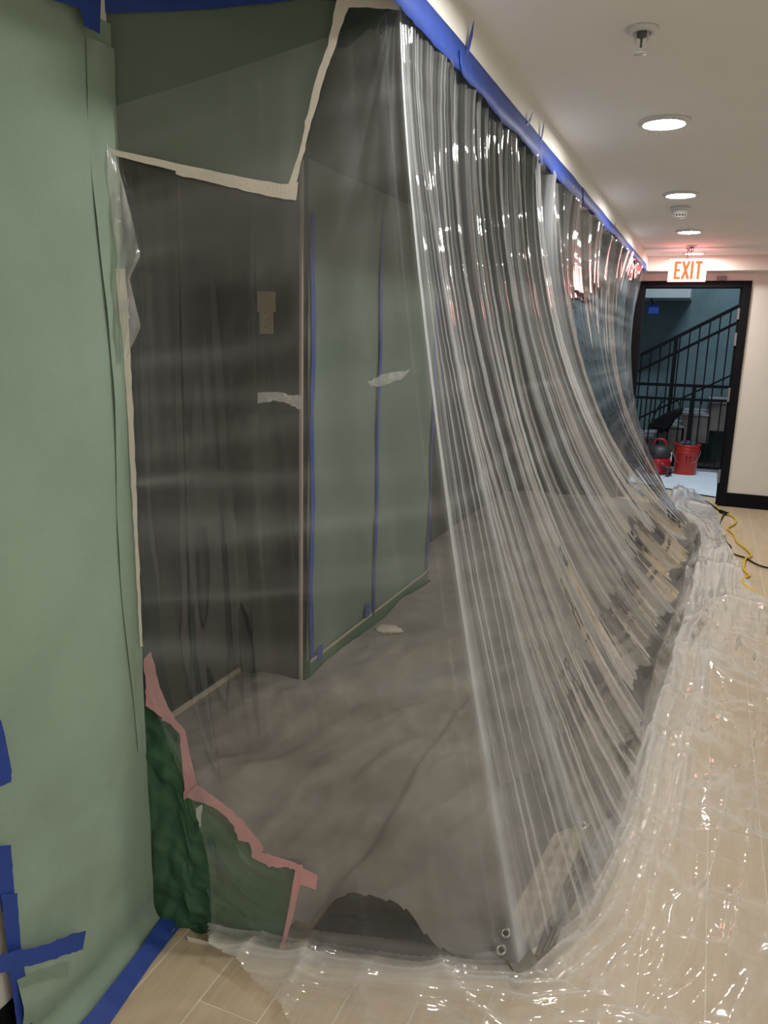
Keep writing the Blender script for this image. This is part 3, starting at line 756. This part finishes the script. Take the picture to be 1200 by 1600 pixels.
# second layer along the corner
U, W = np.meshgrid(np.linspace(0, 1, 90), np.linspace(0, 1, 14), indexing='ij')
Zq = 2.06 - U*1.55; Yq = CORNER + .004 - .075*(1-.55*U+.12*np.sin(U*11))*(1-W); Xq = WLX + .0195 + .004*fbm(U*9, W*2, 8, 2) - .006*W - .010*(1-W)
to_(grid_obj('overlap_strip', np.stack([Xq, Yq, Zq], -1), M['green']), lp)
def on_leftwall(px, py, off=.022):
    p = at_plane(px, py, (WLX+off, 0, 0), (1, 0, 0)); return p
T_ = M['bluetape']
def lt(pairs, off=.024, label=None, jit=.6): return to_(strip('blue_tape', pairs, T_, lambda a, b: on_leftwall(a, b, off), 5, label, jit), lp)
lt([((-12, 1120), (2, 1125)), ((-10, 1160), (12, 1170)), ((-10, 1200), (18, 1205)), ((-12, 1225), (17, 1222)), ((-14, 1232), (2, 1228))], .030, 'blue tape on the left paper edge')
lt([((-6, 1322), (17, 1320)), ((-4, 1360), (20, 1360)), ((2, 1425), (24, 1420))], .030)
lt([((2, 1398), (27, 1396)), ((10, 1470), (31, 1466)), ((14, 1520), (38, 1514)), ((22, 1570), (46, 1566)), ((30, 1625), (54, 1622))], .034)
lt([((-8, 1494), (-8, 1524)), ((30, 1485), (32, 1513)), ((70, 1477), (72, 1503)), ((105, 1462), (110, 1490)), ((134, 1453), (130, 1483))], .060, None, 1.4)
lt([((80, -30), (84, 0)), ((105, -30), (122, 12)), ((124, -20), (128, 22)), ((130, -20), (132, 40)), ((158, -20), (156, 53))], .034, 'blue tape at the top of the left paper')
# tape on the floor edge of the paper
vs_, fs = [], []
ys = np.linspace(.85, 1.46, 40)
xl = np.interp(ys, [.85, 1.114, 1.30, 1.437, 1.46], [-1.120, -1.128, -1.150, -1.176, -1.180]); xr = np.interp(ys, [.85, 1.114, 1.30, 1.437, 1.46], [-1.062, -1.083, -1.112, -1.124, -1.122])
for i in range(40): vs_ += [(xl[i], ys[i], .026), ((xl[i]+xr[i])/2, ys[i], .014+.002*math.sin(i*1.7)), (xr[i], ys[i], .0025)]
for i in range(39):
    for k in (0, 1): fs.append((i*3+k, i*3+k+1, i*3+4+k, i*3+3+k))
o = obj('blue_tape', vs_, fs, T_, None, True); o['label'] = 'blue tape holding the paper to the floor'; to_(o, lp)

# upper green patch in the front plane
def quad_sheet(corners, n, m, amp, seed, mat, name, place, freq=2.5, nrm=(.46, -.89, 0)):
    (a, b, c_, d_) = corners                          # TL, TR, BR, BL pixel corners
    Pq = np.zeros((n, m, 3))
    for i in range(n):
        for k in range(m):
            u, w_ = k/(m-1), i/(n-1)
            px = (a[0]*(1-u)+b[0]*u)*(1-w_) + (d_[0]*(1-u)+c_[0]*u)*w_; py = (a[1]*(1-u)+b[1]*u)*(1-w_) + (d_[1]*(1-u)+c_[1]*u)*w_
            Pq[i, k] = place(px, py)
    I, K = np.meshgrid(np.arange(n)/n, np.arange(m)/m, indexing='ij')
    off = amp*crumple(I, K, freq, seed, 6, .6)
    Pq += np.array(nrm)*off[..., None]
    return grid_obj(name, Pq, mat)
def front_back(px, py): return at_plane(px, py, FP0 - FPN*.018, FPN)
up = quad_sheet([(150, 14), (534, -14), (461, 298), (170, 238)], 50, 60, .006, 21, M['green3'], 'masking_paper', front_back)
tag(up, 'dark green paper patch closing the top corner above the cream tape', 'masking paper')
upt = strip('tape_strip', [((156, -25), (157, 22)), ((300, -25), (300, 16)), ((420, -25), (420, 5)), ((540, -30), (540, -10))], T_, lambda a, b: at_plane(a, b, FP0 - FPN*.010, FPN), 5, None, 1.0)
upt.name = 'blue_tape'; upt.parent = up

# lower crumpled patch with pink tape
LP0 = Vector((-1.2, 1.412, 0)); LPD = (Vector((-.82, 1.468, 0)) - LP0).normalized(); LPN = Vector((LPD.y, -LPD.x, 0))
def low_place(off): return lambda px, py: at_plane(px, py, LP0 + LPN*off, LPN)
top_edge = [(222, 1098), (246, 1122), (272, 1140), (286, 1165), (292, 1215), (296, 1252), (322, 1258), (350, 1275), (372, 1300), (392, 1330), (420, 1350), (462, 1358)]
bot_edge = [(236, 1452), (262, 1452), (290, 1462), (330, 1482), (380, 1496), (434, 1506)]
n, m = 90, 100; Pq = np.zeros((n, m, 3)); pl = low_place(0)
for k in range(m):
    xb = 236 + (434-236)*k/(m-1)
    xt = 222 + (462-222)*k/(m-1)
    yt = np.interp(xt, [p[0] for p in top_edge], [p[1] for p in top_edge]); yb = np.interp(xb, [p[0] for p in bot_edge], [p[1] for p in bot_edge])
    for i in range(n):
        w_ = i/(n-1); Pq[i, k] = pl(xt+(xb-xt)*w_, yt+(yb-yt)*w_)
I, K = np.meshgrid(np.arange(n)/n, np.arange(m)/m, indexing='ij')
Pq += np.array((LPN.x, LPN.y, 0))*((.026*crumple(I*1.6, K, 4.5, 31, 7, .9)+.012*crumple(I*1.3, K, 11, 35, 6))*(1.15-.85*K))[..., None]
Pq[..., 2] = np.maximum(Pq[..., 2], .004)
lowp = tag(empty('masking_paper', (-1.0, 1.43, 0)), 'crumpled dark green paper at the foot of the wall edged with pink tape', 'masking paper')
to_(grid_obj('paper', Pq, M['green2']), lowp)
pk = low_place(.016)
to_(strip('pink_tape', [((224, 1030), (236, 1018)), ((228, 1075), (250, 1075)), ((228, 1102), (262, 1105)), ((258, 1125), (276, 1128)), ((280, 1145), (288, 1140)), ((284, 1180), (296, 1178)), ((288, 1235), (308, 1228)), ((287, 1250), (312, 1232))], M['pinktape'], pk, 5, 'pink tape running down from the wall edge', 1.0), lowp)
to_(strip('pink_tape', [((288, 1246), (306, 1226)), ((320, 1256), (330, 1242)), ((342, 1266), (356, 1262)), ((364, 1288), (380, 1284)), ((372, 1312), (398, 1306)), ((392, 1318), (412, 1326)), ((394, 1340), (408, 1332)), ((420, 1354), (424, 1336)), ((450, 1356), (462, 1350)), ((470, 1362), (474, 1352))], M['pinktape'], low_place(.02), 5, None, 1.2), lowp)
to_(strip('pink_tape', [((462, 1354), (474, 1356)), ((452, 1420), (460, 1422)), ((440, 1470), (446, 1474)), ((430, 1504), (440, 1508))], M['pinktape'], low_place(.018), 5, None, .6), lowp)
to_(strip('pink_tape', [((470, 1356), (468, 1382)), ((496, 1368), (494, 1390))], M['pinktape'], low_place(.019), 4, None, .8), lowp)
# loose white tape tail at its foot
tt = strip('tape_tail', [((292, 1463), (296, 1476)), ((320, 1470), (322, 1484)), ((360, 1480), (360, 1490))], M['whitetape'], low_place(.035), 5, 'cream tape tail')
to_(tt, lowp)

# paper sheets on the alcove pier with blue tape
def wall_sheet(y0, y1, label, seed):
    e = tag(empty('masking_paper', (-1.53, (y0+y1)/2, 0)), label, 'masking paper')
    U, W = np.meshgrid(np.linspace(0, 1, 60), np.linspace(y0, y1, 40), indexing='ij'); Z = .10 + U*(SOFZ-.11)
    X = -1.522 + .004*crumple(W, Z, 2.2, seed, 5) + .004
    to_(grid_obj('paper', np.stack([X, W, Z], -1), M['green3']), e)
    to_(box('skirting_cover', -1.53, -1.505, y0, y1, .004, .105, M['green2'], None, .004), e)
    to_(box('edge_tape', -1.506, -1.504, y0+.01, y1-.03, .098, .112, M['threshold'], None), e)
    to_(box('base_tape', -1.505, -1.49, y0, y1, .002, .012, M['threshold'], None), e)
    return e
pa = wall_sheet(2.86, 3.575, 'green paper sheet on the pier between the two vertical blue tapes', 61)
pb = wall_sheet(3.575, 4.44, 'green paper sheet on the pier right of the middle blue tape', 67)
def vtape(e, y_, w_, z0, z1, seed):
    n = 26; vs_, fs = [], []
    for i in range(n):
        z = z0+(z1-z0)*i/(n-1); dy = .008*math.sin(i*.7+seed); ww = w_*(1+.15*math.sin(i*1.9+seed))
        vs_ += [(-1.508, y_+dy-ww/2, z), (-1.508, y_+dy+ww/2, z)]
    for i in range(n-1): fs.append((2*i, 2*i+1, 2*i+3, 2*i+2))
    o = obj('blue_tape', vs_, fs, T_); o['label'] = 'vertical blue tape'; sol = o.modifiers.new('t', 'SOLIDIFY'); sol.thickness = .001; return to_(o, e)
vtape(pa, 2.885, .034, .02, 1.98, 1); vtape(pb, 3.59, .030, .03, 2.05, 2.2); vtape(pb, 4.425, .028, .12, 1.9, 4)
for y_, z_ in ((2.93, .11), (3.46, .14)):
    to_(box('tape_tab', -1.504, -1.502, y_, y_+.05, z_-.03, z_+.035, T_), pa)

# tan card with number on the dark return
tg = tag(empty('number_card', (-1.69, A0, 1.6)), 'tan paper card with the number 6 on the dark wall behind plastic', 'card')
box('upper_card', -.036, .046, -.006, -.001, -.005, .075, M['tan'], tg)
box('lower_card', -.024, .036, -.008, -.002, -.09, .0, M['tan'], tg)
bm = bmesh.new(); cz_ = -.05
pts6 = [(.012, .03), (0, .024), (-.008, .005), (-.008, -.015), (0, -.026), (.012, -.026), (.018, -.014), (.014, -.002), (.002, .0), (-.007, -.008)]
for (a, b), (c_, d_) in zip(pts6[:-1], pts6[1:]):
    A_ = Vector((a, 0, b+cz_)); B_ = Vector((c_, 0, d_+cz_)); dd = (B_-A_).normalized(); s_ = Vector((-dd.z, 0, dd.x))*.003
    bm.faces.new([bm.verts.new((p.x, -.0086, p.z)) for p in (A_+s_-dd*.002, B_+s_+dd*.002, B_-s_+dd*.002, A_-s_-dd*.002)])
bm_obj('number', bm, M['tanink'], tg)

# ------------------------------------------------------------------ tarp inside
xs = np.linspace(-1.84, .02, 190); ys_ = np.linspace(1.385, 7.79, 460)
X, Y = np.meshgrid(xs, ys_, indexing='ij')
footY = np.linspace(0, 1, 400); FB = film_pt(np.linspace(0, 1, 400), np.ones(400))
sel = np.linspace(0, 1, 400) >= .30
fx_at = np.interp(Y, FB[sel][:, 1], FB[sel][:, 0])                  # film foot X at each Y
fy_at = np.interp(X, FB[~sel][:, 0], FB[~sel][:, 1])                # film foot Y along the front
edge_r = fx_at - X                                                  # distance to the corridor side foot
edge_f = Y - fy_at
inside = (edge_r > .035 + .02*vnoise(Y*4, X*0, 3)) & (edge_f > .022 + .012*vnoise(X*6, Y*0, 4)) & ((X > -.86) | (Y > 1.50)) & ~((X < -1.50) & (Y > 2.80) & (Y < 4.47))
Z = .008 + .032*(crumple(X, Y, 1.6, 81, 6, .7)+.6).clip(0, 3) + .018*(crumple(X, Y, 4, 83, 5)+.5).clip(0, 2) + .012*(fbm(X*2, Y*2, 85, 2)+.4).clip(0, 2)
ar = np.exp(-((X+.625)/.120)**4)*np.exp(-np.maximum(edge_f-.03, 0)/.16)
Z = Z + sstep(4.5, 3.0, Y)*(.030*(crumple(X+.3, Y*.8, 2.8, 181, 6, .9)+.3).clip(0, 2) + .010*(crumple(X, Y, 7.5, 183, 6, .8)+.2).clip(0, 2))
Z = Z + .105*ar
Z = Z + .012*sstep(-.785, -.772, X + .02*np.sin(Y*3))*sstep(3.1, 2.8, Y)*sstep(-.2, -.75, X)
Z = Z + .15*np.exp(-np.maximum(edge_r-.04, 0)/.05)*sstep(2.3, 2.7, Y)*(.65+.35*vnoise(Y*2.4, X, 9))
Z = Z*(1-.85*np.exp(-((X+.26)/.22)**4-((Y-1.95)/.42)**4))
Z = Z*sstep(-1.9, -1.6, X)*1.0 + .004
P = np.stack([X, Y, Z], -1)
mask = inside[:-1, :-1] & inside[1:, 1:] & inside[1:, :-1] & inside[:-1, 1:]
tarp = tag(empty('tarp', (-.9, 2.0, 0)), 'wrinkled grey brown tarp with metal eyelets covering the floor behind plastic', 'tarp')
to_(grid_obj('cloth', P, M['tarp'], mask=mask), tarp)
X2, Y2 = np.meshgrid(np.linspace(-.80, -.42, 24), np.linspace(1.50, 2.05, 30), indexing='ij')
fy2 = np.interp(X2, FB[~sel][:, 0], FB[~sel][:, 1]); k2 = (Y2 > fy2+.035)
to_(grid_obj('arch_shade_sheet', np.stack([X2, Y2, .006+.004*(1+crumple(X2, Y2, 6, 5, 4))], -1), M['lump'], mask=k2[:-1, :-1]), tarp)  # dark sheet added as the shade inside the lifted arch
def tarp_z(x_, y_):
    i = int(np.clip(np.searchsorted(xs, x_), 1, 189)); j = int(np.clip(np.searchsorted(ys_, y_), 1, 459)); return float(Z[i-1:i+1, j-1:j+1].max())
# pale folded-over corner band
CN = Vector((-.16, -.10, 1)).normalized(); C0 = Vector((-.27, 1.98, .085))
def corner_plane(off): return lambda a, b: at_plane(a, b, C0 + CN*off, CN)
o = quad_sheet([(866, 1302), (924, 1284), (838, 1497), (797, 1434)], 40, 24, .006, 97, M['tarphem'], 'folded_corner', corner_plane(0), 5, tuple(CN))
to_(o, tarp)
o = quad_sheet([(922, 1284), (932, 1302), (862, 1480), (834, 1494)], 30, 14, .010, 93, M['tarp'], 'rolled_hem', corner_plane(.004), 4, tuple(CN))
to_(o, tarp)
FOLDN = Vector((-.55, -.25, .8)).normalized()
for px, py, zz in ((790, 1458, .065), (783, 1484, .05), (910, 1290, .085)):
    p = corner_plane(.016)(px, py)
    g = lathe('eyelet', [(.0065, .001), (.008, .0035), (.011, .0035), (.0135, .001), (.0135, 0), (.0065, 0)], 24, M['metal'], None)
    g.rotation_euler = (math.radians(30), math.radians(-6), 0); g.location = p
    h = lathe('eyelet_hole', [(0, .0006), (.0066, .0006), (.0066, 0), (0, 0)], 20, M['black'], g)
    to_(g, tarp)
# dark backing flap around the front eyelets
o = quad_sheet([(766, 1462), (800, 1434), (838, 1498), (806, 1520)], 12, 12, .003, 5, M['tarp'], 'corner_flap', corner_plane(.006), 3, tuple(CN))
to_(o, tarp)
# small scuffed clump on the tarp
lv = np.random.default_rng(3)
bm = bmesh.new(); bmesh.ops.create_icosphere(bm, subdivisions=3, radius=.055)
for v in bm.verts:
    n_ = v.co.normalized(); f_ = 1+.25*math.sin(n_.x*7)*math.cos(n_.y*9); v.co = Vector((v.co.x*1.3*f_, v.co.y*f_, max(v.co.z*.25*f_, -.004)))
o = bm_obj('debris_clump', bm, M['tarphem'], None, True); o.location = (-1.40, 3.53, tarp_z(-1.40, 3.53)+.004)
tag(o, 'small flat clump of debris on the tarp near the papered pier', 'debris')

# ------------------------------------------------------------------ crumpled clear film on the corridor floor
xs2 = np.linspace(-1.03, .98, 330); ys2 = np.concatenate([np.linspace(.86, 3.5, 460, endpoint=False), np.linspace(3.5, 8.75, 500)])
X, Y = np.meshgrid(xs2, ys2, indexing='ij')
fx_at = np.interp(Y, FB[sel][:, 1], FB[sel][:, 0]); fy_at = np.interp(X, FB[~sel][:, 0], FB[~sel][:, 1])
d_side = X - fx_at; d_front = fy_at - Y
dist = np.where(X > -.27, np.where(Y > 1.61, d_side, np.maximum(d_front, 0)+np.maximum(X+.27, 0)*.6), d_front)
right = np.interp(Y, [0, 4.2, 4.9, 5.55, 6.2, 6.6, 7.3, 7.6, 8.1, 8.4, 8.75], [.99, .99, .47, .34, .27, .235, .20, .19, .13, .06, -.05])
left_front = np.interp(X, [-1.03, -.99, -.9, -.79, -.68, -.55, -.4, -.2], [1.41, 1.36, 1.345, 1.31, 1.245, 1.11, .96, .80])
edge = .02*fbm(X*6, Y*6, 5, 2)
ok = (dist > -.10) & (X < right+edge) & (Y > left_front+edge) & ~((X < -.665) & (Y > FARY-.05)) & ((X > -.40) | (Y < 7.5))
def crease(f, seed, p=1.0, w=.6):
    wx = w*fbm(X*f*.5, Y*f*.5, seed+3, 2); wy = w*fbm(X*f*.5+9, Y*f*.5+4, seed+4, 2)
    n = vnoise(X*f+wx, Y*f*.8+wy, seed); return (1-np.abs(n))**p
c1 = crease(3.2, 201, 5); c2 = crease(7.5, 203, 4); c3 = crease(16, 205, 3); c4 = crease(33, 207, 2)
act = .5+.5*sstep(-.4, .3, fbm(X*2.1, Y*1.6, 209, 2))
Z = .004 + .016*(crumple(X, Y, 2.6, 101, 7, .9)+.25).clip(0, 3) + .010*(crumple(X, Y, 7, 103, 7, .8)+.15).clip(0, 3)*(.25+.75*sstep(6.0, 2.5, Y)) + act*(.020*c1 + .012*c2*(.2+.8*sstep(6.0, 2.5, Y))) + act*sstep(6.0, 3.5, Y)*(.0035*c3*sstep(.1, .6, fbm(X*3, Y*3, 215, 2)+.3) + .0008*c4)
# long folds that follow the foot of the hanging sheet
along = fbm(dist*16 + .5*vnoise(X*2, Y*2, 3), (X*.5+Y)*1.1, 111, 3)
al2 = (1-np.abs(vnoise(dist*24 + .7*vnoise(X*2, Y*2, 6), (X*.5+Y)*.9, 113)))**4
hump = np.exp(-(np.maximum(dist, 0)/.18)**1.5)
near = np.exp(-np.maximum(dist, 0)/.35)
Z = Z*(.55+.6*np.exp(-np.maximum(dist-.1, 0)/.9)) + hump*(.026 + .048*(along+.35).clip(0, 2)) + near*(.014*(along+.1).clip(0, 2) + .018*al2)
GF = np.clip(.36*c1**2*act + .34*c2**2*act + .16*c3**2*act*act + .10*sstep(-.1, .5, fbm(X*2.4, Y*2.0, 221, 3)) + near*(.45*al2**1.5 + .05) + hump*(.26+.45*(along+.1).clip(0, 1)) + .55*sstep(4.2, 6.0, Y), 0, 1.1)  # creases and far end painted whiter with haze to brighten the film
Z = np.where(dist < 0, Z*np.exp(dist/.05) + .006, Z)
P = np.stack([X, Y, np.maximum(Z, .004)], -1)
mask = ok[:-1, :-1] & ok[1:, 1:] & ok[1:, :-1] & ok[:-1, 1:]
tag(grid_obj('floor_plastic', P, M['floorfilm'], mask=mask, attr=GF), 'crumpled clear plastic film spread over the tiled corridor floor', 'plastic film')

# ------------------------------------------------------------------ cords
def cord_pts(px, z): return [at_floor(a, b, z) for a, b in px]
yc = [(1118, 791), (1124, 796), (1131, 802), (1142, 805), (1150, 812), (1147, 819), (1137, 825), (1141, 830), (1147, 836), (1152, 847), (1163, 855), (1174, 866), (1172, 870), (1165, 873), (1162, 887), (1166, 894), (1171, 899), (1165, 902), (1159, 908), (1168, 917), (1183, 928), (1192, 940), (1202, 956), (1215, 985)]
bc = [(1103, 783), (1110, 787), (1116, 792), (1123, 797), (1131, 803), (1129, 808), (1124, 820), (1127, 837), (1135, 847), (1142, 855), (1140, 862), (1150, 867), (1165, 872), (1183, 882), (1204, 888), (1240, 893)]
# the yellow cord crosses over the black one
y_ = tag(empty('extension_cord', (.3, 6.5, 0)), 'yellow extension cord wriggling across the bare floor by the plastic', 'cord')
to_(tube('cable', cord_pts(yc, .012), .0075, M['yellow'], None, 8), y_)
b_ = tag(empty('power_cord', (.25, 6.5, 0)), 'black power cord curving past the yellow cord to the right', 'cord')
to_(tube('cable', cord_pts(bc, .010), .006, M['cordblack'], None, 8), b_)
p = at_floor(1131, 801, .014)
to_(tube('plug', [p + Vector((-.03, .05, 0)), p, p + Vector((.03, -.05, 0))], .017, M['cordblack'], None, 10), b_)
